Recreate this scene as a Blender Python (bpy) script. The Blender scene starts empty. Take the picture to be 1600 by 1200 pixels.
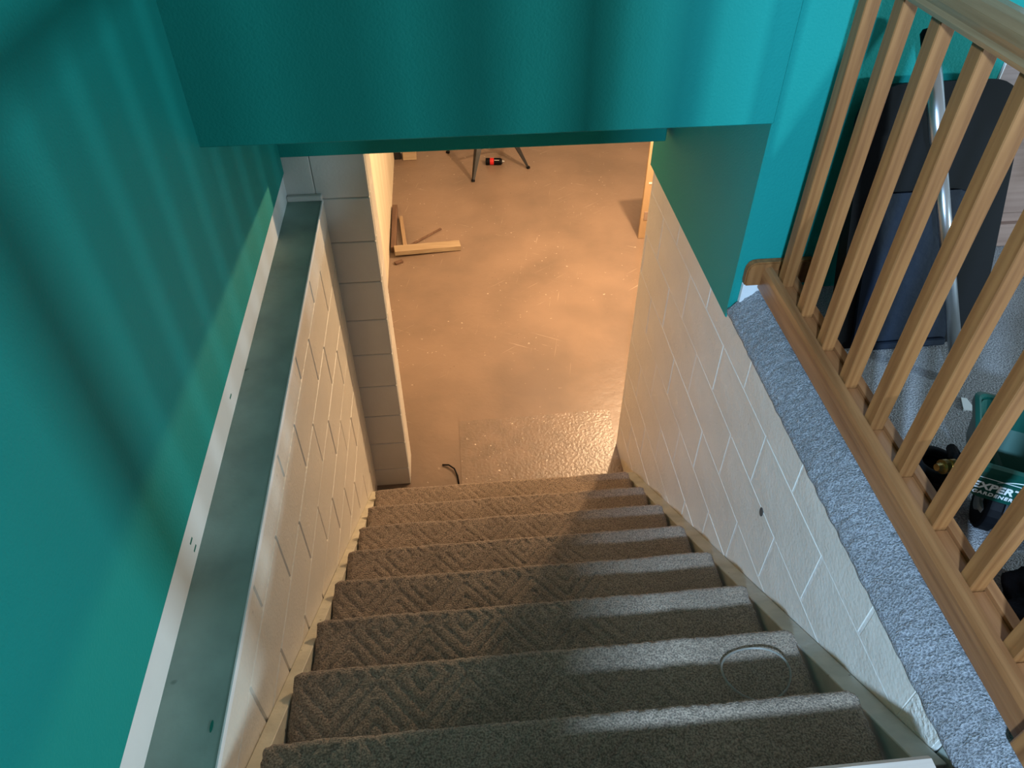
import bpy, bmesh, math, random
import numpy as np
from mathutils import Vector, Matrix, noise
random.seed(4)
SC = bpy.context.scene
COL = SC.collection
PI = math.pi
LIFT = 3.17           # eye height above the basement floor; everything is written relative to eye height, lifted at the end

# ------------------------------------------------------------------ camera
cam = bpy.data.cameras.new('camera'); cam.sensor_width = 36; cam.lens = 1170 / 1600 * 36
cam.clip_start = 0.01
camo = bpy.data.objects.new('camera', cam); COL.objects.link(camo)
def nrm(a): a = np.array(a, float); return a / np.linalg.norm(a)
fy = nrm((652 - 800, 600 + 485, -1170)); uz = -nrm((802 - 800, 600 - 1862, -1170))
uz = nrm(uz - fy * np.dot(fy, uz)); rx = np.cross(fy, uz)
M = Matrix([list(map(float, rx)), list(map(float, fy)), list(map(float, uz))]).to_4x4()
camo.matrix_world = M
SC.camera = camo

# ------------------------------------------------------------------ light
W = bpy.data.worlds.new('world'); SC.world = W; W.use_nodes = True
bg = W.node_tree.nodes['Background']; bg.inputs[0].default_value = (0.64, 0.71, 0.76, 1); bg.inputs[1].default_value = 0.46
def light(name, kind, loc, energy, color, target=None, **kw):
    l = bpy.data.lights.new(name, kind); l.energy = energy; l.color = color
    for k, v in kw.items(): setattr(l, k, v)
    o = bpy.data.objects.new(name, l); COL.objects.link(o); o.location = loc
    if target is not None: o.rotation_euler = (Vector(target) - Vector(loc)).to_track_quat('-Z', 'Y').to_euler()
    return o
light('work_lamp_light', 'POINT', (1.50, 4.30, -1.41), 225, (1, .67, .38), shadow_soft_size=.035)
light('basement_bulb_light', 'POINT', (.75, 5.35, -1.10), 10, (1, .74, .58), shadow_soft_size=.04)
light('side_window_light', 'AREA', (4.66, -.90, -.52), 135, (.62, .86, 1), target=(-.6, .9, -.9), shape='RECTANGLE', size=.34, size_y=.20)
light('doorway_light', 'AREA', (-.38, -1.45, .55), 195, (.43, .68, 1), target=(.7, 1.0, -1.6), shape='RECTANGLE', size=.18, size_y=.14)
SC.view_settings.view_transform = 'Standard'; SC.view_settings.look = 'None'
SC.view_settings.gamma = 1; SC.view_settings.use_curve_mapping = False
SC.view_settings.exposure = 0.0

# ------------------------------------------------------------------ materials
def mat(name, col, rough=.6, spec=.3, metal=0, var=.0, vscale=4, bump=0, bscale=60, bdet=3, col2=None, stretch=(1, 1, 1),
        bump2=0, bscale2=8, speck=None, speck_scale=60, speck_t=.7, trans=0, detail=4):
    m = bpy.data.materials.new(name); m.use_nodes = True; nt = m.node_tree; N = nt.nodes; L = nt.links
    b = N['Principled BSDF']; b.inputs['Roughness'].default_value = rough
    b.inputs['Specular IOR Level'].default_value = spec; b.inputs['Metallic'].default_value = metal
    if trans: b.inputs['Transmission Weight'].default_value = trans
    tc = N.new('ShaderNodeTexCoord'); mp = N.new('ShaderNodeMapping'); mp.inputs['Scale'].default_value = stretch
    L.new(tc.outputs['Object'], mp.inputs['Vector']); V = mp.outputs['Vector']
    c1 = (*col, 1); c2 = (*(col2 if col2 else tuple(max(0, c * (1 - var)) for c in col)), 1)
    nz = N.new('ShaderNodeTexNoise'); nz.inputs['Scale'].default_value = vscale; nz.inputs['Detail'].default_value = detail
    L.new(V, nz.inputs['Vector'])
    rp = N.new('ShaderNodeValToRGB'); rp.color_ramp.elements[0].position = .35; rp.color_ramp.elements[1].position = .65
    rp.color_ramp.elements[0].color = c2; rp.color_ramp.elements[1].color = c1
    L.new(nz.outputs['Fac'], rp.inputs['Fac']); out = rp.outputs['Color']
    if speck:
        n2 = N.new('ShaderNodeTexNoise'); n2.inputs['Scale'].default_value = speck_scale; n2.inputs['Detail'].default_value = 2
        L.new(tc.outputs['Object'], n2.inputs['Vector'])
        r2 = N.new('ShaderNodeValToRGB'); r2.color_ramp.elements[0].position = speck_t; r2.color_ramp.elements[1].position = speck_t + .04
        L.new(n2.outputs['Fac'], r2.inputs['Fac'])
        mx = N.new('ShaderNodeMixRGB'); L.new(r2.outputs['Color'], mx.inputs['Fac']); L.new(out, mx.inputs['Color1'])
        mx.inputs['Color2'].default_value = (*speck, 1); out = mx.outputs['Color']
    L.new(out, b.inputs['Base Color'])
    if bump:
        n3 = N.new('ShaderNodeTexNoise'); n3.inputs['Scale'].default_value = bscale; n3.inputs['Detail'].default_value = bdet
        L.new(V, n3.inputs['Vector'])
        bp = N.new('ShaderNodeBump'); bp.inputs['Distance'].default_value = bump; bp.inputs['Strength'].default_value = 1
        L.new(n3.outputs['Fac'], bp.inputs['Height']); last = bp
        if bump2:
            n4 = N.new('ShaderNodeTexNoise'); n4.inputs['Scale'].default_value = bscale2; n4.inputs['Detail'].default_value = 2
            L.new(tc.outputs['Object'], n4.inputs['Vector'])
            b4 = N.new('ShaderNodeBump'); b4.inputs['Distance'].default_value = bump2
            L.new(n4.outputs['Fac'], b4.inputs['Height']); L.new(bp.outputs['Normal'], b4.inputs['Normal']); last = b4
        L.new(last.outputs['Normal'], b.inputs['Normal'])
    m['b'] = 1
    return m

TEAL = mat('teal_wall_paint', (.012, .275, .24), .62, .12, var=.06, vscale=2, bump=.0012, bscale=160)
CREAM = mat('cream_block_paint', (.72, .67, .58), .42, .35, var=.07, vscale=5, bump=.0016, bscale=90, bump2=.004, bscale2=9,
            speck=(.5, .47, .4), speck_scale=30, speck_t=.76)
CREAM_R = mat('cream_coarse_block', (.74, .70, .62), .38, .4, var=.06, vscale=5, bump=.006, bscale=70)
MORTAR = mat('painted_mortar', (.80, .76, .69), .45, .35, var=.1, vscale=20, bump=.003, bscale=50)
JOINTD = mat('dark_joint', (.28, .25, .22), .8, .2, var=.3, vscale=20)
GREYB = mat('grey_block_paint', (.58, .57, .53), .6, .25, var=.10, vscale=4, bump=.001, bscale=90, speck=(.12, .11, .1), speck_scale=17, speck_t=.77)
LEDGE = mat('grey_green_ledge_paint', (.28, .39, .345), .5, .3, var=.28, vscale=6, bump=.001, bscale=60, speck=(.03, .09, .075), speck_scale=14, speck_t=.75)
WHITE = mat('white_trim_paint', (.78, .79, .78), .4, .35, var=.05, vscale=8, bump=.001, bscale=30)
WALLW = mat('white_wall_paint', (.7, .68, .66), .6, .2, var=.03)
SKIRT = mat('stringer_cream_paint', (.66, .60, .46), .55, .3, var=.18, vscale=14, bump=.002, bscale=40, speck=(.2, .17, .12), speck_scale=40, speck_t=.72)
SKIRT2 = mat('stringer_grey_paint', (.46, .46, .40), .6, .25, var=.2, vscale=14, bump=.002, bscale=40, speck=(.15, .14, .11), speck_scale=40, speck_t=.72)  # greyer, darker stringer colour, used on the right
GREYP = mat('grey_green_trim_paint', (.34, .38, .34), .5, .3, var=.08, vscale=8, bump=.001, bscale=30)
def wood(name, a, b, axis, rough=.42, sc=9):
    st = [1, 1, 1]; st[axis] = .045
    st = tuple(s * 6 for s in st)
    return mat(name, a, rough, .4, col2=b, vscale=sc, stretch=st, bump=.0006, bscale=sc * 2, detail=6)
OAKZ = wood('oak_vertical_grain', (.33, .14, .045), (.195, .072, .021), 2)
OAKY = wood('oak_lengthwise_grain', (.35, .15, .055), (.22, .085, .03), 1, .34)
OAKR = wood('oak_varnished_handrail', (.33, .20, .10), (.24, .13, .06), 1, rough=.22)
PALEX = wood('pale_wood_strip', (.62, .52, .43), (.54, .44, .36), 0, .5)
PINE = wood('rough_pine', (.42, .33, .22), (.32, .23, .14), 0, .7)
PINEY = wood('rough_pine_lengthwise', (.40, .29, .18), (.30, .20, .12), 1, .7)
DARKW = wood('weathered_brown_wood', (.17, .10, .065), (.11, .06, .04), 1, .8)
PANELW = wood('pinkish_wood_panel', (.38, .25, .20), (.30, .19, .15), 0, .5)
BLACKM = mat('black_metal', (.014, .014, .016), .4, .35, metal=0, var=.2)
BLACKP = mat('black_plastic', (.004, .0045, .006), .6, .12, var=.2, vscale=10)
NAVY = mat('dark_navy_plastic', (.008, .015, .03), .55, .15, var=.25, vscale=5, bump=.001, bscale=40)
STEEL = mat('brushed_steel', (.55, .57, .58), .3, .5, metal=.9, var=.1, vscale=6)
GREENP = mat('dark_green_plastic', (.005, .065, .048), .32, .4, var=.15, vscale=8)
BRASS = mat('brass', (.62, .46, .18), .3, .5, metal=.9, var=.2, vscale=30)
GREYPL = mat('grey_plastic', (.30, .31, .33), .5, .3, var=.15, vscale=20)
RED = mat('red_label', (.55, .02, .02), .35, .4)
WMARK = mat('white_lettering', (.72, .75, .75), .4, .4)
CARD = mat('brown_cardboard', (.42, .29, .17), .7, .2, var=.1, vscale=5)
CARDL = mat('grey_label', (.30, .22, .18), .6, .2)
CLEAR = mat('clear_vinyl', (.60, .60, .55), .3, .4, trans=.8)
PLASTER = wood('stained_cream_plaster', (.80, .72, .56), (.66, .56, .40), 2, .6, 3)

def floor_mat():
    m = mat('painted_concrete', (.25, .175, .128), .38, .4, col2=(.185, .132, .098), vscale=2.2, bump=.0015, bscale=30, bump2=.004, bscale2=3)
    nt = m.node_tree; N = nt.nodes; L = nt.links; b = N['Principled BSDF']
    src = b.inputs['Base Color'].links[0].from_socket
    tc = N.new('ShaderNodeTexCoord')
    # worn whitish flecks and scratches
    def layer(src, vec, scale, t, col, w=.03, mask_scale=None, mt=.55):
        n = N.new('ShaderNodeTexNoise'); n.inputs['Scale'].default_value = scale; n.inputs['Detail'].default_value = 5
        L.new(vec, n.inputs['Vector'])
        r = N.new('ShaderNodeValToRGB'); r.color_ramp.elements[0].position = t; r.color_ramp.elements[1].position = t + w
        L.new(n.outputs['Fac'], r.inputs['Fac']); fac = r.outputs['Color']
        if mask_scale:
            n2 = N.new('ShaderNodeTexNoise'); n2.inputs['Scale'].default_value = mask_scale; L.new(tc.outputs['Object'], n2.inputs['Vector'])
            r2 = N.new('ShaderNodeValToRGB'); r2.color_ramp.elements[0].position = mt; r2.color_ramp.elements[1].position = mt + .1
            L.new(n2.outputs['Fac'], r2.inputs['Fac'])
            mu = N.new('ShaderNodeMixRGB'); mu.blend_type = 'MULTIPLY'; mu.inputs['Fac'].default_value = 1
            L.new(fac, mu.inputs['Color1']); L.new(r2.outputs['Color'], mu.inputs['Color2']); fac = mu.outputs['Color']
        mx = N.new('ShaderNodeMixRGB'); L.new(fac, mx.inputs['Fac']); L.new(src, mx.inputs['Color1']); mx.inputs['Color2'].default_value = (*col, 1)
        return mx.outputs['Color']
    o = layer(src, tc.outputs['Object'], 34, .685, (.55, .46, .38), .04, 1.6, .44)
    o = layer(o, tc.outputs['Object'], 45, .74, (.06, .045, .03), .02)
    for ang, sx in ((.6, 3), (-.5, 4), (1.35, 3)):
        mp = N.new('ShaderNodeMapping'); mp.vector_type = 'TEXTURE'; mp.inputs['Rotation'].default_value = (0, 0, ang); mp.inputs['Scale'].default_value = (1 / (sx * .8), 1 / 70, 1)
        L.new(tc.outputs['Object'], mp.inputs['Vector'])
        o = layer(o, mp.outputs['Vector'], 1.0, .69, (.38, .30, .235), .04, 1.7, .48)
    L.new(o, b.inputs['Base Color'])
    return m
FLOORM = floor_mat()
PATCHM = mat('peeling_floor_paint', (.23, .165, .122), .30, .5, col2=(.18, .13, .095), vscale=9, bump=.0032, bscale=60, bdet=5, speck=(.7, .6, .5), speck_scale=48, speck_t=.70)
PATCHM.node_tree.nodes['Mapping'].inputs['Scale'].default_value = (1, 1, 1)

def carpet_mat(name, a, b, pile, disp, patt=False):
    m = bpy.data.materials.new(name); m.use_nodes = True; nt = m.node_tree; N = nt.nodes; L = nt.links
    p = N['Principled BSDF']; p.inputs['Roughness'].default_value = .95; p.inputs['Specular IOR Level'].default_value = .08
    p.inputs['Sheen Weight'].default_value = .25; p.inputs['Sheen Roughness'].default_value = .6
    tc = N.new('ShaderNodeTexCoord')
    n = N.new('ShaderNodeTexNoise'); n.inputs['Scale'].default_value = pile; n.inputs['Detail'].default_value = 3
    L.new(tc.outputs['Object'], n.inputs['Vector'])
    n5 = N.new('ShaderNodeTexNoise'); n5.inputs['Scale'].default_value = 5; n5.inputs['Detail'].default_value = 3
    L.new(tc.outputs['Object'], n5.inputs['Vector'])
    r = N.new('ShaderNodeValToRGB'); r.color_ramp.elements[0].position = .36; r.color_ramp.elements[1].position = .66
    r.color_ramp.elements[0].color = (*b, 1); r.color_ramp.elements[1].color = (*a, 1)
    L.new(n.outputs['Fac'], r.inputs['Fac'])
    mx = N.new('ShaderNodeMixRGB'); mx.blend_type = 'MULTIPLY'; mx.inputs['Fac'].default_value = .45
    L.new(r.outputs['Color'], mx.inputs['Color1']); L.new(n5.outputs['Color'], mx.inputs['Color2'])
    r5 = N.new('ShaderNodeValToRGB'); r5.color_ramp.elements[0].position = .3; r5.color_ramp.elements[1].position = .6
    r5.color_ramp.elements[0].color = (.45, .42, .38, 1); r5.color_ramp.elements[1].color = (1, 1, 1, 1)
    L.new(n5.outputs['Fac'], r5.inputs['Fac']); L.new(r5.outputs['Color'], mx.inputs['Color2'])
    L.new(mx.outputs['Color'], p.inputs['Base Color'])
    bp = N.new('ShaderNodeBump'); bp.inputs['Distance'].default_value = disp
    L.new(n.outputs['Fac'], bp.inputs['Height']); L.new(bp.outputs['Normal'], p.inputs['Normal'])
    return m
STAIRC = carpet_mat('brown_loop_carpet', (.47, .345, .245), (.16, .115, .08), 240, .005)
UPC = carpet_mat('grey_cut_pile_carpet', (.42, .42, .43), (.15, .15, .16), 230, .008)

# ------------------------------------------------------------------ mesh helpers
def B(): return bmesh.new()
def box(bm, x0, x1, y0, y1, z0, z1, bev=0, seg=1):
    vs = [bm.verts.new(p) for p in [(x0, y0, z0), (x1, y0, z0), (x1, y1, z0), (x0, y1, z0), (x0, y0, z1), (x1, y0, z1), (x1, y1, z1), (x0, y1, z1)]]
    fs = [bm.faces.new([vs[i] for i in f]) for f in [(0, 3, 2, 1), (4, 5, 6, 7), (0, 1, 5, 4), (1, 2, 6, 5), (2, 3, 7, 6), (3, 0, 4, 7)]]
    if bev:
        es = list({e for f in fs for e in f.edges})
        bmesh.ops.bevel(bm, geom=es, offset=bev, segments=seg, affect='EDGES', profile=.5)
    return vs
def prism(bm, prof, axis, a0, a1, n=1):
    """prof: 2-D polygon in the plane normal to axis ('x': (y,z), 'y': (x,z), 'z': (x,y)), extruded a0..a1"""
    def P(q, a):
        return {'x': (a, q[0], q[1]), 'y': (q[0], a, q[1]), 'z': (q[0], q[1], a)}[axis]
    rings = [[bm.verts.new(P(q, a0 + (a1 - a0) * i / n)) for q in prof] for i in range(n + 1)]
    k = len(prof)
    for i in range(n):
        for j in range(k):
            bm.faces.new([rings[i][j], rings[i][(j + 1) % k], rings[i + 1][(j + 1) % k], rings[i + 1][j]])
    bm.faces.new(rings[0][::-1]); bm.faces.new(rings[-1])
def tube(bm, pts, r, seg=10, cap=True):
    pts = [Vector(p) for p in pts]; rs = r if isinstance(r, (list, tuple)) else [r] * len(pts)
    rings = []; up = None
    for i, p in enumerate(pts):
        t = (pts[min(i + 1, len(pts) - 1)] - pts[max(i - 1, 0)]).normalized()
        if up is None:
            up = Vector((0, 0, 1)) if abs(t.z) < .9 else Vector((1, 0, 0))
        a = t.cross(up).normalized(); b = a.cross(t).normalized(); up = b
        rings.append([bm.verts.new(p + (a * math.cos(2 * PI * k / seg) + b * math.sin(2 * PI * k / seg)) * rs[i]) for k in range(seg)])
    for i in range(len(rings) - 1):
        for k in range(seg):
            bm.faces.new([rings[i][k], rings[i][(k + 1) % seg], rings[i + 1][(k + 1) % seg], rings[i + 1][k]])
    if cap: bm.faces.new(rings[0][::-1]); bm.faces.new(rings[-1])
def xf(bm, m): bmesh.ops.transform(bm, matrix=m, verts=bm.verts)
def empty(name, loc, label=None, cat=None, group=None):
    o = bpy.data.objects.new(name, None); COL.objects.link(o); o.location = loc; o.empty_display_size = .05
    if label: o['label'] = label; o['category'] = cat
    if group: o['group'] = group
    return o
def wloc(o):
    v = Vector(o.location)
    while o.parent: o = o.parent; v += o.location
    return v
def obj(name, bm, m, parent=None, smooth=False, origin=None):
    """verts are written in scene coordinates; the object's origin sits at its base"""
    bmesh.ops.recalc_face_normals(bm, faces=bm.faces)
    if origin is None:
        c = [[v.co[i] for v in bm.verts] for i in range(3)]
        origin = Vector(((min(c[0]) + max(c[0])) / 2, (min(c[1]) + max(c[1])) / 2, min(c[2])))
    origin = Vector(origin)
    for v in bm.verts: v.co -= origin
    me = bpy.data.meshes.new(name); bm.to_mesh(me); bm.free()
    if smooth:
        for p in me.polygons: p.use_smooth = True
    me.materials.append(m)
    o = bpy.data.objects.new(name, me); COL.objects.link(o)
    if parent: o.parent = parent; o.location = origin - wloc(parent)
    else: o.location = origin
    return o
def tag(o, label, cat, group=None):
    o['label'] = label; o['category'] = cat
    if group: o['group'] = group
    return o
def struct(o, label=None):
    o['kind'] = 'structure'
    if label: o['label'] = label
    return o
def sbox(name, m, *a, bev=0, parent=None, label=None):
    b = B(); box(b, *a, bev=bev); o = obj(name, b, m, parent)
    if parent is None: struct(o, label)
    return o

# ------------------------------------------------------------------ key dimensions (metres, relative to eye height)
XR = .86        # right stairwell block wall face
XL = -.487      # left stairwell block wall face
XT = -.620      # teal wall on the left
FB = -3.17      # basement floor
FU = -1.375     # upper carpet floor
LZ = -1.437     # top of the block walls
YH = 1.834      # front of the teal header wall
TOP = 1.05

# ------------------------------------------------------------------ structure
sbox('floor', FLOORM, -.9, 4.5, .3, 8.0, FB - .15, FB, label='worn brown painted concrete basement floor with pale scuffs')
fl = bpy.data.objects['floor']
b = B()
pts = [(-.035, 2.40), (-.031, 3.106), (.30, 3.112), (.62, 3.118), (.872, 3.123), (.862, 2.95), (.845, 2.40)]
prism(b, pts, 'z', FB, FB + .0025); obj('patch', b, PATCHM, fl)
sbox('ceiling', WALLW, -.9, 4.5, 2.9, 8.0, -.86, -.80)
sbox('wall_basement_back', WALLW, -.9, 4.5, 8.0, 8.1, FB, -.8)
sbox('wall_basement_right', WALLW, 4.4, 4.5, 2.87, 8.0, FB, -.8)
sbox('wall_basement_front', WALLW, 1.02, 4.4, 2.77, 2.87, FB, -.8)
sbox('wall_basement_left', PLASTER, XL - .2, XL, 2.87, 8.0, FB, -.8, label='cream plaster basement wall streaked with vertical stains')

# left: teal wall, white block band, ledge
sbox('wall_left', TEAL, XT - .12, XT + .008, -.7, 2.66, -1.328, TOP, bev=.003, label='teal painted left stairwell wall')
sbox('trim_1', WHITE, XT - .10, XT, -.7, 2.66, LZ, -1.334, label='white painted block band between the teal wall and the ledge')
sbox('trim_2', LEDGE, XT - .1, XL - .002, -.7, 2.66, LZ - .03, LZ, bev=.003, label='grey-green painted ledge on top of the left block wall')
sbox('trim_3', GREYB, XT, XL, 2.636, 2.66, LZ, LZ + .022, bev=.004, label='small grey kerb across the far end of the ledge')
t4 = sbox('trim_4', WHITE, XL - .004, XL + .001, -.3, 2.655, LZ - .016, LZ + .001, bev=.001, label='pale chipped front edge of the left ledge')

def block_wall(name, parent, mfun, side, face, ys, ye, ztop, zrows, course, joints, length, depth=.012, gh=.004, gv=.006, thick=.02, low=None):
    """running-bond blocks whose proud faces stand on a core; side=+1 faces +x, -1 faces -x"""
    n = 0
    zt = ztop
    for r in range(zrows):
        zb = (joints[2] - r * course)
        j0 = joints[r % 2]
        k = math.floor((ys - j0) / length)
        while j0 + k * length < ye:
            y0 = max(ys, j0 + k * length); y1 = min(ye, j0 + (k + 1) * length); k += 1
            if y1 - y0 < .03: continue
            if low is not None and zt < low(y1): continue
            if side < 0 and r == 0 and y0 < .55:
                for (a, c) in ((y0, .598), (.598, y1)):
                    bb = B(); box(bb, face, face + thick, a + .001, c - (.001 if c < .6 else gv), zb + gh, zt - gh, bev=.0012); obj('block', bb, mfun(a, c, r), parent)
                continue
            bb = B()
            j = random.uniform(-.0008, .0008)
            if side > 0: box(bb, face - thick, face + j, y0 + gv, y1 - gv, zb + gh, zt - gh, bev=.0035)
            else: box(bb, face + j, face + thick, y0 + gv, y1 - gv, zb + gh, zt - gh, bev=.0012)
            obj('block', bb, mfun(y0, y1, r), parent)
        zt = zb

stair_low = lambda y: -1.559 - .75 * (y - .662) - .30
# left block wall
wl = sbox('wall_stairwell_left', MORTAR, XL - .2, XL - .0045, -.3, 2.66, FB, LZ - .03, label='cream painted block wall on the left of the stairs')
b = B()
block_wall('b', wl, lambda *a: CREAM, 1, XL, -.3, 2.655, LZ - .014, 9, .190, (1.35 - .39 * 4, 1.163 - .39 * 4, -1.552), .39, gh=.0012, gv=.0028, low=stair_low)
# right block wall
wr = sbox('wall_stairwell_right', MORTAR, XR + .0012, XR + .16, .50, 2.85, FB, LZ - .02, label='cream painted block wall on the right of the stairs')
block_wall('b', wr, lambda y0, y1, r: CREAM_R if (y1 < .60 and r == 0) else CREAM, -1, XR, .505, 2.85, LZ + .002, 9, .2025,
           (1.19 - .4065 * 4, .9905 - .4065 * 4, -1.573), .4065, gh=.0022, gv=.005, low=stair_low)
# end of the block wall and the grey-green trim beside the landing
sbox('trim_5', GREYP, XR + .004, XR + .09, -.3, .498, FB + 1.4, LZ - .012, bev=.004, label='grey-green painted board beside the top of the stairs')
# cross wall and pillar at the foot, made of grey blocks
pw = sbox('wall_pillar', GREYB, XT - .12, -.3145, 2.667, 2.855, FB, -1.12, label='grey painted block pillar at the foot of the stairs')
zt = -1.12; rows = [-1.24, -1.442, -1.64, -1.838, -2.04, -2.24, -2.44, -2.64, -2.84, -3.04, FB]
for r, zb in enumerate(rows):
    spans = [(-.74, -.512), (-.512, -.309)] if r % 2 else [(-.74, -.455), (-.455, -.309)]
    if zb < LZ - .01: spans = [(XL - .05, -.309)]
    for (a, c) in spans:
        b = B(); box(b, a + .0012, c - .0005, 2.66, 2.70, zb + .0015, zt - .0015, bev=.003); obj('block', b, GREYB, pw)
    b = B(); box(b, -.33, -.309, 2.702, 2.868, zb + .0012, zt - .0012, bev=.004); obj('block', b, CREAM, pw)
    zt = zb
# teal header wall, beam under it and the teal return on the right
sbox('wall_header', TEAL, XT, XR, YH, 2.75, -.838, TOP, bev=.003, label='teal header wall above the foot of the stairs')
sbox('trim_6', TEAL, XT, .832, 2.652, 2.86, -1.262, -.83, bev=.003, label='teal beam below the header wall')
sbox('wall_right', TEAL, XR - .004, XR + .16, YH, 2.90, -1.483, TOP, bev=.006, label='teal return wall above the right block wall')
sbox('wall_far', TEAL, XR + .16, 1.43, YH, YH + .12, FU, TOP, label='teal wall behind the railing')
sbox('trim_7', WHITE, 1.43, 1.438, YH - .004, YH + .13, FU, TOP, bev=.003, label='white casing at the end of the teal wall')
# upper room floor, landing, outer walls
sbox('floor_upper', UPC, XR + .16, 5.2, -2.5, 2.24, FU - .2, FU, label='grey cut pile carpet floor of the upper room')
sbox('floor_landing', UPC, XT, XR + .16, -2.5, .40, FU - .2, -1.392)
sbox('wall_room_far', WALLW, 1.43, 5.2, 2.24, 2.34, FU, TOP, label='off-white far wall of the upper room')
# wall with the side window
wx = 4.70
ws = B()
for (y0, y1, z0, z1) in ((-2.5, -1.12, FU, TOP), (-.68, 2.24, FU, TOP), (-1.12, -.68, FU, -.72), (-1.12, -.68, -.32, TOP)):
    box(ws, wx, wx + .1, y0, y1, z0, z1)
struct(obj('wall_side', ws, WALLW))
sbox('wall_light_blocker', WALLW, XT - .12, -.07, -.42, -.32, -1.392, TOP)  # unseen wall added behind the camera to block light from the left side

# ------------------------------------------------------------------ staircase
RUN, RISE = .243, .182
y0n, z0n = .662, -1.559
st = empty('staircase', (.17, 1.5, FB), 'brown carpeted basement staircase with diamond pattern between two block walls', 'stairs')
TX0, TX1 = -.447, .792
def carpet_height(x, s, k):
    """raised diamond pattern: s is the distance along the carpet from the back of the tread"""
    P = .215
    px = (x + .03 + (k % 2) * P / 2) / P; py = (s + .04) / (P * 1.15)
    d = abs((px % 1) - .5) + abs((py % 1) - .5)
    t = (d * 5.2) % 1
    groove = max(0, 1 - abs(t - .5) / .16)
    fade = 1.0 if x < .33 else max(.25, 1 - (x - .33) * 2.2)
    h = -.0045 * groove * fade
    if t > .5: h += .0006 * math.sin(x * 2 * PI / .0075)
    h += .0016 * noise.noise(Vector((x * 90, s * 90, k * 3.1))) + .003 * noise.noise(Vector((x * 11, s * 11, k * 7.7)))
    return h
def carpet_step(k):
    yn = y0n + RUN * k; zt = z0n - RISE * k
    r = .019
    prof = []       # (y, z, ny, nz, s)
    back = yn - RUN - .01; y = back; s = 0
    while y < yn - r: prof.append((y, zt, 0, 1, s)); y += .0055; s += .0055
    for i in range(9):
        a = PI / 2 - i / 8 * PI * .9
        prof.append((yn - r + r * math.cos(a), zt - r + r * math.sin(a), math.cos(a), math.sin(a), s + i * .007))
    prof.append((yn - .035, zt - .043, 0, -1, s + .08))
    bm = B(); nx = 236; grid = []
    for i in range(nx + 1):
        fx = i / nx; row = []
        for (py, pz, ny, nz, ss) in prof:
            edge = min(fx, 1 - fx) * nx
            x = TX0 + (TX1 - TX0) * fx
            if edge < 1: x += .005 * noise.noise(Vector((py * 60, pz * 60, k + fx * 9)))
            h = carpet_height(x, ss, k)
            if edge < 3: h -= .0025 * (3 - edge)
            # nosings sag a little and are uneven
            h += .0025 * noise.noise(Vector((x * 3, k * 5, 1))) * (1 if nz < .99 else .3)
            row.append(bm.verts.new((x, py + ny * h, pz + nz * h)))
        grid.append(row)
    for i in range(nx):
        for j in range(len(prof) - 1):
            bm.faces.new([grid[i][j], grid[i + 1][j], grid[i + 1][j + 1], grid[i][j + 1]])
    # underside closes the tread, ends are closed
    low = []
    for i in (0, nx):
        row = grid[i]
        c1 = bm.verts.new((row[0].co.x, back, zt - .043))
        low.append(c1); f = row + [c1]
        bm.faces.new(f if i else f[::-1])
    bm.faces.new([g[-1] for g in grid] + [low[1], low[0]])
    return obj('tread', bm, STAIRC, st, smooth=True)
for k in range(8):
    carpet_step(k)
    yn = y0n + RUN * k; zt = z0n - RISE * k
    zb = zt - RISE if k < 7 else FB
    b = B(); box(b, TX0 + .004, TX1 - .004, yn - .052, yn - .034, zb, zt - .03); obj('riser', b, STAIRC, st)
b = B(); box(b, TX0, TX1, .425, .445, z0n, -1.409); obj('riser', b, STAIRC, st)
def stringer(x0, x1, m, off, nm='stringer'):
    ya, yb = .465, 2.46
    f = lambda y: -1.559 - .749 * (y - .662) - off
    prof = [(ya, f(ya)), (yb, f(yb)), (yb + .03, FB), (yb - .5, FB), (ya, f(ya) - .42)]
    b = B(); prism(b, prof, 'x', x0, x1)
    es = [e for e in b.edges]
    bmesh.ops.bevel(b, geom=es, offset=.002, segments=1, affect='EDGES')
    return obj(nm, b, m, st)
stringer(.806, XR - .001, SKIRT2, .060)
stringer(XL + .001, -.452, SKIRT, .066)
# pale wooden nosing strip of the landing
b = B(); prism(b, [(.395, -1.407), (.452, -1.407), (.457, -1.402), (.457, -1.392), (.450, -1.386), (.395, -1.386)], 'x', -.46, .785)
tag(obj('landing_nosing', b, PALEX), 'pale wooden nosing strip at the edge of the top landing', 'nosing')
# ------------------------------------------------------------------ carpet wrapped over the right wall
bm = B(); prof = [(.8592, -1.452), (.854, -1.452), (.852, -1.440), (.862, -1.424), (.878, -1.408), (.896, -1.394), (.912, -1.380), (.928, -1.368), (.945, -1.362), (.98, -1.36), (1.018, -1.362), (1.018, -1.432), (.8595, -1.432)]
ny = 520; grid = []
def lerp(a, b, t): return a + (b - a) * t
pp = []
for i in range(len(prof) - 1):
    for q in range(3): pp.append((lerp(prof[i][0], prof[i + 1][0], q / 3), lerp(prof[i][1], prof[i + 1][1], q / 3)))
pp.append(prof[-1])
for i in range(ny + 1):
    y = -.3 + (1.825 + .3) * i / ny; row = []
    w = .0015 * noise.noise(Vector((y * 7, 2, 3))) + .003 * noise.noise(Vector((y * 30, 5, 3)))
    for j, (x, z) in enumerate(pp):
        h = .0045 * noise.noise(Vector((x * 75, y * 75, z * 75))) + .0016 * noise.noise(Vector((x * 25, y * 25, z * 25)))
        if j > 25 or j == 0: h = 0 
        if j > 30 or j < 1: w2 = 0
        else: w2 = w if j < 8 else 0
        row.append(bm.verts.new((x - h * .5 + w2, y, z + h)))
    grid.append(row)
for i in range(ny):
    for j in range(len(pp) - 1):
        bm.faces.new([grid[i][j], grid[i + 1][j], grid[i + 1][j + 1], grid[i][j + 1]])
    bm.faces.new([grid[i][-1], grid[i + 1][-1], grid[i + 1][0], grid[i][0]])
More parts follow.
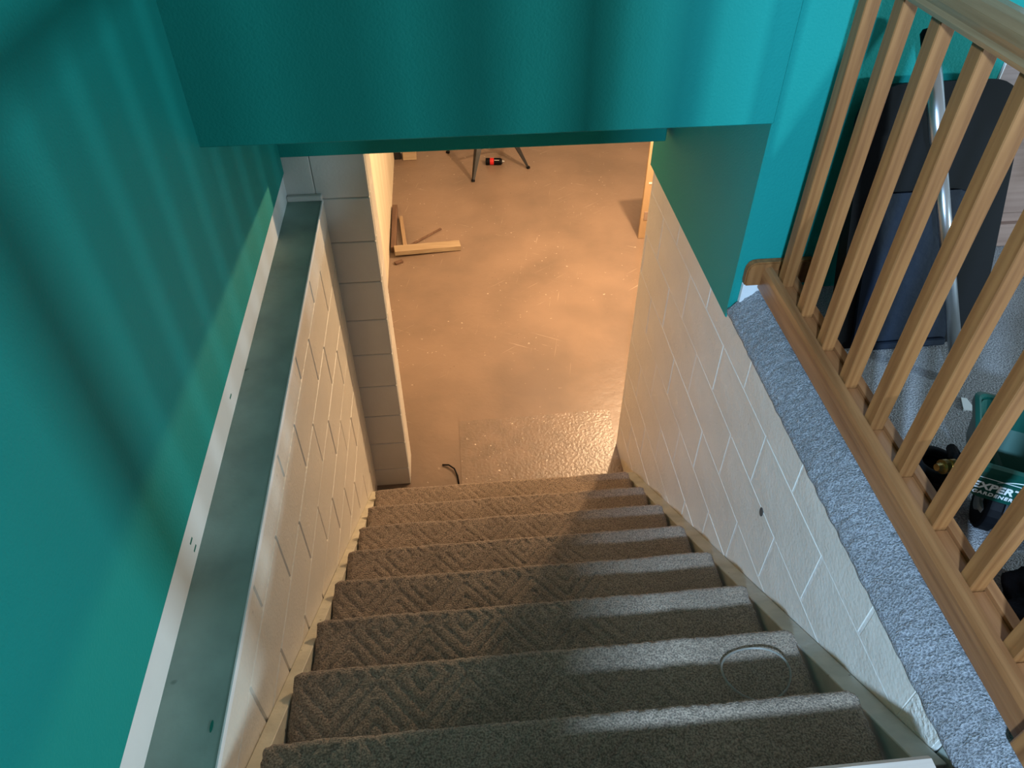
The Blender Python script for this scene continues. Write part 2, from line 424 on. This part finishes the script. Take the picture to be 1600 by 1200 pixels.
bm.faces.new(grid[0]); bm.faces.new(grid[-1][::-1])
tag(obj('ledge_carpet', bm, UPC, smooth=True), 'grey carpet wrapped over the right block wall below the railing', 'carpet')
# ------------------------------------------------------------------ railing
rl = empty('stair_railing', (.97, 1.1, -1.347), 'oak railing with square balusters along the right of the stairs', 'railing')
ya, yb = .452, YH - .002
b = B(); prism(b, [(.925, -1.350), (.925, -1.292), (.929, -1.278), (.938, -1.270), (.948, -1.268), (.950, -1.292), (.986, -1.292), (.986, -1.273), (1.006, -1.271), (1.010, -1.276), (1.010, -1.350)], 'y', ya, yb)
obj('base_rail', b, OAKY, rl)
bys = [.560 + .1447 * i for i in range(9)]
bw, bd = .035, .037
prev = ya
for i, y in enumerate(bys):
    b = B(); box(b, .9505, .9505 + bw, y, y + bd, -1.2919, -.4545, bev=.0022); obj('baluster', b, OAKZ, rl)
ends = [ya] + [v for y in bys for v in (y, y + bd)] + [yb]
for i in range(0, len(ends), 2):
    if ends[i + 1] - ends[i] > .01:
        b = B(); box(b, .9512, .9855, ends[i] + .001, ends[i + 1] - .001, -1.2918, -1.2825, bev=.001); obj('fillet', b, OAKY, rl)
hp = [(.932, -.455), (.929, -.446), (.934, -.438), (.929, -.425), (.930, -.408), (.940, -.397), (.955, -.391), (.975, -.391), (.990, -.397), (1.000, -.408), (1.001, -.425), (.996, -.438), (1.001, -.446), (.998, -.455)]
b = B(); prism(b, hp, 'y', ya, yb, 4); obj('handrail', b, OAKR, rl)
b = B(); box(b, .912, 1.002,   .362, .452, -1.352, -.30, bev=.004, seg=2); box(b, .902, 1.012, .352, .462, -.30, -.275, bev=.006, seg=2)
obj('newel_post', b, OAKZ, rl)
# rounded oak end block against the teal wall and the white baseboard stub under it
pr = [(.880, -1.338), (.877, -1.330), (.877, -1.285), (.881, -1.270), (.890, -1.260), (.904, -1.256), (1.08, -1.256), (1.08, -1.338)]
b = B(); prism(b, pr, 'y', YH - .028, YH - .001); bmesh.ops.bevel(b, geom=list(b.edges), offset=.004, segments=2, affect='EDGES')
obj('end_block', b, OAKZ, rl)
b = B(); box(b, .880, 1.0, YH - .018, YH - .001, -1.42, -1.34, bev=.002); struct(obj('baseboard_far', b, WHITE), 'short white baseboard stub under the oak end block')

# ------------------------------------------------------------------ things in the upper room
def frame(o, ex, ey, ez): return Matrix(((ex[0], ey[0], ez[0], o[0]), (ex[1], ey[1], ez[1], o[1]), (ex[2], ey[2], ez[2], o[2]), (0, 0, 0, 1)))
# black board with rounded corners leaning on the wall
def rrect(w, h, r, n=8):
    pts = []
    for cx, cy, a0 in ((w / 2 - r, h - r, 0), (-w / 2 + r, h - r, PI / 2), (-w / 2 + r * .3, r * .3, PI), (w / 2 - r * .3, r * .3, 3 * PI / 2)):
        rr = r if a0 < PI * .9 else r * .3
        for i in range(n + 1):
            a = a0 + PI / 2 * i / n; pts.append((cx + rr * math.cos(a), cy + rr * math.sin(a)))
    return pts
base = Vector((1.272, 1.535, FU)); topc = Vector((1.262, 1.778, FU + .66))
up = (topc - base).normalized(); ex = Vector((1, .0, 0)); ez = ex.cross(up).normalized(); ex = up.cross(ez).normalized()
if ez.y > 0: ez = -ez
bt = empty('leaning_board', base, 'large black board with rounded top corners leaning against the teal wall', 'board')
b = B(); prism(b, rrect(.425, .70, .10), 'z', -.045, .0)
xf(b, frame(base, ex, up, ez)); obj('shell', b, BLACKP, bt)
b = B(); prism(b, [(p[0] * 1 - .03, p[1] + .012) for p in rrect(.27, .42, .03)], 'z', .0, .012)
bmesh.ops.bevel(b, geom=list(b.edges), offset=.003, segments=1, affect='EDGES')
xf(b, frame(base, ex, up, ez)); o = obj('face_panel', b, NAVY, bt); o['label'] = 'dark navy inset face'
b = B(); box(b, -.16, .10, 0.0, .022, .010, .026, bev=.004)
xf(b, frame(base, ex, up, ez)); obj('bottom_lip', b, NAVY, bt)
# steel pole with black tip
p0 = Vector((1.333, 1.364, FU)); p1 = Vector((1.150, 1.765, -.585))
d = (p1 - p0)
pt = empty('metal_pole', p0, 'slim silver metal pole with black tip leaning in front of the black board', 'pole')
b = B(); tube(b, [p0 + d * t for t in (.03, .5, .72)], .0165, 14); obj('shaft', b, STEEL, pt, smooth=True)
b = B(); tube(b, [p0 + d * t for t in (.70, .71, .95)], [.018, .0205, .0205], 14); obj('sleeve', b, STEEL, pt, smooth=True)
b = B(); tube(b, [p0 + d * t for t in (.945, .95, .99, 1.0)], [.019, .021, .021, .014], 14); obj('tip', b, BLACKP, pt, smooth=True)
b = B(); tube(b, [p0 + d * t for t in (0.01, .04)], [.018, .016], 14); obj('foot', b, BLACKP, pt, smooth=True)
# wooden panelled cabinet at the far wall
ct = empty('wooden_cabinet', (2.2, 2.1, FU), 'pinkish brown wooden cabinet against the far wall of the upper room', 'cabinet')
b = B(); box(b, 1.60, 2.9, 2.02, 2.235, FU + .08, -.86, bev=.004); obj('body', b, PANELW, ct)
b = B(); box(b, 1.58, 2.92, 2.0, 2.238, -.86, -.835, bev=.004); obj('top', b, PANELW, ct)
b = B(); box(b, 1.59, 2.91, 1.995, 2.237, FU, FU + .085, bev=.006); obj('plinth', b, PANELW, ct)
for i in range(3):
    x = 1.64 + i * .42
    b = B(); box(b, x, x + .38, 2.004, 2.02, FU + .12, -.90, bev=.008); dr = obj('door', b, PANELW, ct)
    b = B(); tube(b, [(x + .34, 2.004, -1.05), (x + .34, 1.985, -1.05)], [.006, .012], 10); obj('knob', b, BRASS, dr, smooth=True)

# green hopper spreader
U = Vector((.875, -.484, 0)); Wd = Vector((-.484, -.875, 0))          # rim directions: along the near edge, towards the viewer
NL = Vector((1.030, .912, -1.153)); Lr, Dp = .30, .238
FLc = NL - Wd * Dp
gt = empty('spreader', (1.22, .95, FU), 'dark green plastic hopper spreader with white lettering behind the balusters', 'spreader')
def q(u, w, z): return NL + U * u - Wd * w + Vector((0, 0, z))
def loft(bm, rings, closed=True):
    vr = [[bm.verts.new(p) for p in r] for r in rings]; k = len(vr[0])
    for a, c in zip(vr[:-1], vr[1:]):
        for i in range(k): bm.faces.new([a[i], a[(i + 1) % k], c[(i + 1) % k], c[i]])
    return vr
def rr_ring(u0, u1, w0, w1, z, r=.02, n=4):
    P = []
    for cu, cw, a0 in ((u1 - r, w1 - r, 0), (u0 + r, w1 - r, PI / 2), (u0 + r, w0 + r, PI), (u1 - r, w0 + r, 1.5 * PI)):
        for i in range(n + 1):
            a = a0 + PI / 2 * i / n; P.append(q(cu + r * math.cos(a), cw + r * math.sin(a), z))
    return P
b = B()
vr = loft(b, [rr_ring(.014, Lr - .014, .014, Dp - .014, -.004), rr_ring(.03, Lr - .03, .03, Dp - .03, -.06), rr_ring(.09, Lr - .09, .08, Dp - .08, -.135),
              rr_ring(.085, Lr - .085, .075, Dp - .075, -.14), rr_ring(.018, Lr - .018, .012, Dp - .016, -.098), rr_ring(.008, Lr - .008, .006, Dp - .008, -.012)])
b.faces.new(vr[2][::-1]); b.faces.new(vr[3])
obj('hopper', b, GREENP, gt)
b = B()
loft(b, [rr_ring(.012, Lr - .012, .012, Dp - .012, -.014), rr_ring(.012, Lr - .012, .012, Dp - .012, .001), rr_ring(.007, Lr - .007, .007, Dp - .007, .004),
         rr_ring(-.001, Lr + .001, -.001, Dp + .001, .001), rr_ring(-.001, Lr + .001, -.001, Dp + .001, -.014), rr_ring(.012, Lr - .012, .012, Dp - .012, -.014)])
obj('rim', b, GREENP, gt)
# lettering on the near face
def text(body, size, loc, ex, ey, m, parent, name='lettering', ext=.0006, space=1.0, bold=.0):
    c = bpy.data.curves.new('t', 'FONT'); c.body = body; c.size = size; c.extrude = ext; c.offset = bold; c.space_character = space
    o = bpy.data.objects.new('t', c); COL.objects.link(o)
    me = bpy.data.meshes.new_from_object(o.evaluated_get(bpy.context.evaluated_depsgraph_get()))
    bpy.data.objects.remove(o); bb = B(); bb.from_mesh(me); bpy.data.meshes.remove(me)
    ez = ex.cross(ey).normalized(); xf(bb, frame(loc, ex, ey, ez))
    return obj(name, bb, m, parent)
# face plane between rings (w=.006,z=-.012) and (w=.010,z=-.075)
eyv = ((q(0, .006, -.012) - q(0, .012, -.098))).normalized()
fn = U.cross(eyv).normalized()
text('EXPERT', .0275, q(.014, .0092, -.068) + fn * .001, U, eyv, WMARK, gt, bold=.0008)
text('GARDENER', .0135, q(.022, .0105, -.085) + fn * .001, U, eyv, WMARK, gt, space=1.15, bold=.0003)
b = B()
arc = [q(.055 + .10 * t, .0085, -.042 + .016 * math.sin(PI * t)) + fn * .001 for t in [i / 12 for i in range(13)]]
tube(b, arc, [.0003 + .0011 * math.sin(PI * i / 12) for i in range(13)], 6); obj('swoosh', b, WMARK, gt)
b = B(); tube(b, [q(.02 + .25 * i / 6, .0082, -.036 - .0005 * i) + fn * .001 for i in range(7)], .0007, 6); obj('line', b, WMARK, gt)
b = B()
vr = loft(b, [rr_ring(.07, Lr - .04, .03, Dp - .06, -.160), rr_ring(.06, Lr - .03, .02, Dp - .05, -.155), rr_ring(.06, Lr - .03, .02, Dp - .05, -.142)])
b.faces.new(vr[0][::-1]); b.faces.new(vr[2]); obj('tray', b, GREYPL, gt)
def wheel(c, axis, r, w, parent):
    a = axis.normalized(); b = B()
    pts = [c + a * t for t in (-w / 2, -w / 2 + .006, w / 2 - .006, w / 2)]
    tube(b, pts, [r - .008, r, r, r - .008], 24); wo = obj('wheel', b, BLACKP, parent, smooth=False)
    b = B(); tube(b, [c - a * (w / 2 + .004), c + a * (w / 2 + .004)], r * .4, 16); obj('hub', b, GREYPL, wo, smooth=False)
wheel(q(.085, .07, -.158), U, .065, .035, gt); wheel(q(.265, .07, -.158), U, .065, .035, gt)
b = B(); tube(b, [q(.08, .07, -.158), q(.27, .07, -.158)], .006, 8); obj('axle', b, STEEL, gt)
# garden hose end with brass fitting beside the spreader
hp0 = Vector((1.075, 1.035, FU))
ht = empty('garden_hose', hp0, 'coiled black garden hose with a brass nozzle beside the green spreader', 'hose')
b = B(); pts = []
for i in range(150):
    a = i / 149 * 2 * PI * 3; r = .046
    pts.append((1.075 + r * math.cos(a), 1.038 + r * math.sin(a), FU + .014 + .024 * i / 50))
pts += [(1.11, 1.06, FU + .096), (1.09, 1.02, FU + .108), (1.073, .995, FU + .114)]
tube(b, pts, .0125, 10); obj('hose', b, BLACKP, ht, smooth=True)
b = B(); n0 = Vector((1.075, .998, FU + .114)); n1 = Vector((1.026, .990, FU + .122)); dd = n1 - n0
tube(b, [n0 + dd * t for t in (0, .25, .26, .45, .46, .7, .71, 1.0)], [.015, .015, .011, .011, .0165, .0165, .010, .008], 14); obj('nozzle', b, BRASS, ht, smooth=False)
# dark crumpled cloth near the newel end
b = B(); bmesh.ops.create_icosphere(b, subdivisions=5, radius=1)
for v in b.verts:
    n = v.co.copy(); k = 1 + .35 * noise.noise(n * 1.8) + .16 * noise.noise(n * 5) + .06 * noise.noise(n * 12)
    v.co = Vector((1.150 + n.x * .115 * k, .665 + n.y * .10 * k, FU + max(0, (n.z + .35) * .075 * k)))
tag(obj('cloth_bundle', b, mat('dark_blue_cloth', (.012, .014, .022), .9, .1, var=.5, vscale=18, bump=.002, bscale=120), smooth=True), 'dark crumpled cloth on the grey carpet between the green spreader and the newel post', 'cloth')
b = B(); xf(b, Matrix()); 
pts = [(1.293, 1.266), (1.325, 1.261), (1.325, 1.306), (1.311, 1.311)]
prism(b, pts, 'z', FU, FU + .006)
for v in b.verts:
    if v.co.z > FU + .003: v.co.z += .006 * random.random() - .004
tag(obj('paper_scrap', b, WMARK), 'small white paper scrap on the carpet beside the green spreader', 'paper')

# ------------------------------------------------------------------ things on the stairs
b = B(); pts = []
for i in range(41):
    a = -.9 + i / 40 * 2 * PI * 1.02
    pts.append((.655 + .082 * math.cos(a), .785 + .066 * math.sin(a), -1.735 + .010 + .010 * math.sin(a * 2 + 1) + .006 * (i / 40)))
tube(b, pts, .0026, 8)
tag(obj('vinyl_tube', b, CLEAR, smooth=True), 'loop of clear vinyl tubing lying on the second visible carpeted step', 'tube')

# ------------------------------------------------------------------ basement things
def plank(name, a, c, w, h, z, label, m, group='loose wood pieces on the basement floor', lift=0):
    a = Vector((*a, FB + z)); c = Vector((*c, FB + z + lift)); d = c - a; L = d.length
    ex = d.normalized(); ey = Vector((0, 0, 1)).cross(ex).normalized(); ez = ex.cross(ey)
    b = B(); box(b, 0, L, -w / 2, w / 2, 0, h, bev=.002)
    for v in b.verts: v.co += Vector((0, .002 * random.random(), .001 * random.random()))
    xf(b, frame(a, ex, ey, ez)); return tag(obj(name, b, m), label, 'wood', group)
plank('wood_plank', (-.445, 4.925), (.055, 4.985), .085, .038, .022, 'pale pine board lying across the ends of the other sticks', PINE, lift=-.018)
plank('wood_stick', (-.452, 4.97), (-.455, 5.62), .040, .045, .0, 'brown squared stick lying along the cream wall', DARKW)
plank('wood_stick', (-.365, 5.01), (-.405, 5.46), .030, .030, .0, 'light narrow stick beside the brown one along the wall', PINEY)
plank('wood_stick', (-.345, 5.03), (-.085, 5.27), .018, .012, .0, 'thin dark brown slat pointing away from the wall at an angle', DARKW)
plank('wood_chip', (-.44, 4.80), (-.385, 4.83), .03, .018, .0, 'small brown wood chip in front of the pale pine board', DARKW)
# short block and dark box near the far end of the cream wall
t = empty('wood_block', (-.35, 6.62, FB), 'short pale wood block standing by the cream wall in the distance', 'wood')
b = B(); box(b, -.405, -.28, 6.50, 6.63, FB, FB + .085, bev=.004); obj('body', b, PINE, t)
t = empty('dark_crate', (-.46, 6.6, FB), 'small dark metal crate against the cream wall beside the pale block', 'crate')
b = B(); box(b, -.486, -.425, 6.52, 6.75, FB, FB + .10, bev=.006); obj('body', b, BLACKM, t)
b = B(); tube(b, [(-.424, 6.56, FB + .05), (-.412, 6.56, FB + .05)], .013, 12); obj('knob', b, STEEL, t)
# metal stool
feet = [Vector((.212, 6.036, FB)), Vector((.726, 6.24, FB)), Vector((.545, 6.80, FB)), Vector((.005, 6.62, FB))]
cen = sum(feet, Vector()) / 4
stl = empty('metal_stool', (cen.x, cen.y, FB), 'dark metal stool with splayed tapered legs on the basement floor', 'stool')
H = .45
tops = [cen + (f - cen) * .30 + Vector((0, 0, H)) for f in feet]
for f, tp in zip(feet, tops):
    b = B(); d = (tp - f); out = (f - cen).normalized(); side = out.cross(Vector((0, 0, 1))).normalized()
    def ring(t, w):
        c = f + d * t
        return [c + side * w + out * .002, c + out * w * .9, c - side * w + out * .002, c - side * w * .8 - out * w * .35, c + side * w * .8 - out * w * .35]
    vr = loft(b, [ring(0, .014), ring(.03, .014), ring(.5, .034), ring(.93, .046), ring(1, .046)])
    b.faces.new(vr[0][::-1]); b.faces.new(vr[-1]); lg = obj('leg', b, BLACKM, stl)
    b = B(); tube(b, [f + d * .0, f + d * .035], [.017, .017], 10); o = obj('rubber_foot', b, BLACKP, lg)
for i in range(4):
    a, c = feet[i] + (tops[i] - feet[i]) * .52, feet[(i + 1) % 4] + (tops[(i + 1) % 4] - feet[(i + 1) % 4]) * .52
    b = B(); tube(b, [a, a.lerp(c, .5) + Vector((0, 0, .012)), c], .011, 8); obj('brace', b, BLACKM, stl)
b = B(); ctop = [tp for tp in tops]
prism(b, [((p - cen).x * 1.12 + cen.x, (p - cen).y * 1.12 + cen.y) for p in tops], 'z', FB + H - .03, FB + H + .012)
bmesh.ops.bevel(b, geom=list(b.edges), offset=.012, segments=2, affect='EDGES'); obj('seat', b, BLACKM, stl)
# spray can lying on its side
c0 = Vector((.345, 6.35, FB + .031)); ca = Vector((1, -.10, 0)).normalized()
sp = empty('spray_can', (c0.x + .09, c0.y, FB), 'black spray can with red label lying on its side under the stool', 'can')
b = B(); tube(b, [c0 + ca * t for t in (0, .004, .006, .135, .145, .150)], [.027, .031, .031, .031, .026, .018], 24); obj('body', b, BLACKP, sp)
b = B(); tube(b, [c0 + ca * t for t in (.040, .075)], .0316, 24); obj('label_band', b, RED, sp)
b = B()
for i in range(4):
    yy = c0 + ca * (.083 + .011 * i) + Vector((0, -.022, .023)); bb = Vector((.004, 0, 0))
    box(b, yy.x - .004, yy.x + .003, yy.y - .002, yy.y + .001, yy.z - .008 + (i % 2) * .004, yy.z + .002)
obj('print', b, WMARK, sp)
b = B(); tube(b, [c0 + ca * t for t in (.149, .158, .159, .172)], [.016, .016, .008, .008], 14); obj('nozzle', b, STEEL, sp)
# cardboard panel standing on edge behind the right wall
t = empty('cardboard_panel', (1.66, 5.0, FB), 'tall orange-brown cardboard panel with grey label standing past the right block wall', 'panel')
b = B(); box(b, 1.455, 1.86, 4.985, 5.01, FB, FB + .80, bev=.003); obj('sheet', b, CARD, t)
b = B(); box(b, 1.478, 1.510, 4.981, 4.986, FB + .165, FB + .235, bev=.001); obj('label_patch', b, CARDL, t)
b = B(); box(b, 1.482, 1.520, 4.981, 4.986, FB + .47, FB + .482); obj('tape_mark', b, WMARK, t)
# short black wire near the foot of the stairs
b = B(); tube(b, [(-.135, 2.775, FB + .005), (-.10, 2.765, FB + .012), (-.07, 2.735, FB + .012), (-.055, 2.69, FB + .006), (-.05, 2.63, FB + .005)], .0045, 8)
tag(obj('black_wire', b, BLACKP, smooth=True), 'short curved piece of black wire at the foot of the stairs', 'wire')
# dark hole plug in the right block wall
b = B(); tube(b, [(XR - .0015, 1.294, -1.786), (XR + .003, 1.294, -1.786)], .011, 14)
for v in b.verts: v.co.z = -1.786 + (v.co.z + 1.786) * 1.5
obj('hole', b, mat('dark_hole', (.10, .09, .08), .9, .1), wr)

# stray green paint marks
PAINT = mat('green_paint_mark', (.01, .16, .12), .6, .2)
b = B(); box(b, XT - .001, XT + .0008, 1.034, 1.052, -1.387, -1.382); obj('paint_mark', b, PAINT, bpy.data.objects['trim_1'])
b = B(); box(b, XT - .001, XT + .0008, 1.035, 1.053, -1.416, -1.411); obj('paint_mark', b, PAINT, bpy.data.objects['trim_1'])
b = B(); box(b, XT - .001, XT + .0008, 1.506, 1.524, -1.393, -1.388); obj('paint_mark', b, PAINT, bpy.data.objects['trim_1'])
b = B(); prism(b, [(-0.512 + .003 * math.cos(a), 0.648 + .012 * math.sin(a)) for a in [i / 10 * 2 * PI for i in range(10)]], 'z', LZ - .001, LZ + .0008); obj('paint_mark', b, PAINT, bpy.data.objects['trim_2'])

# ------------------------------------------------------------------ lift everything so the basement floor is z = 0
for o in SC.objects:
    if o.parent is None:
        if o == camo: o.matrix_world = Matrix.Translation((0, 0, LIFT)) @ M
        else: o.location.z += LIFT
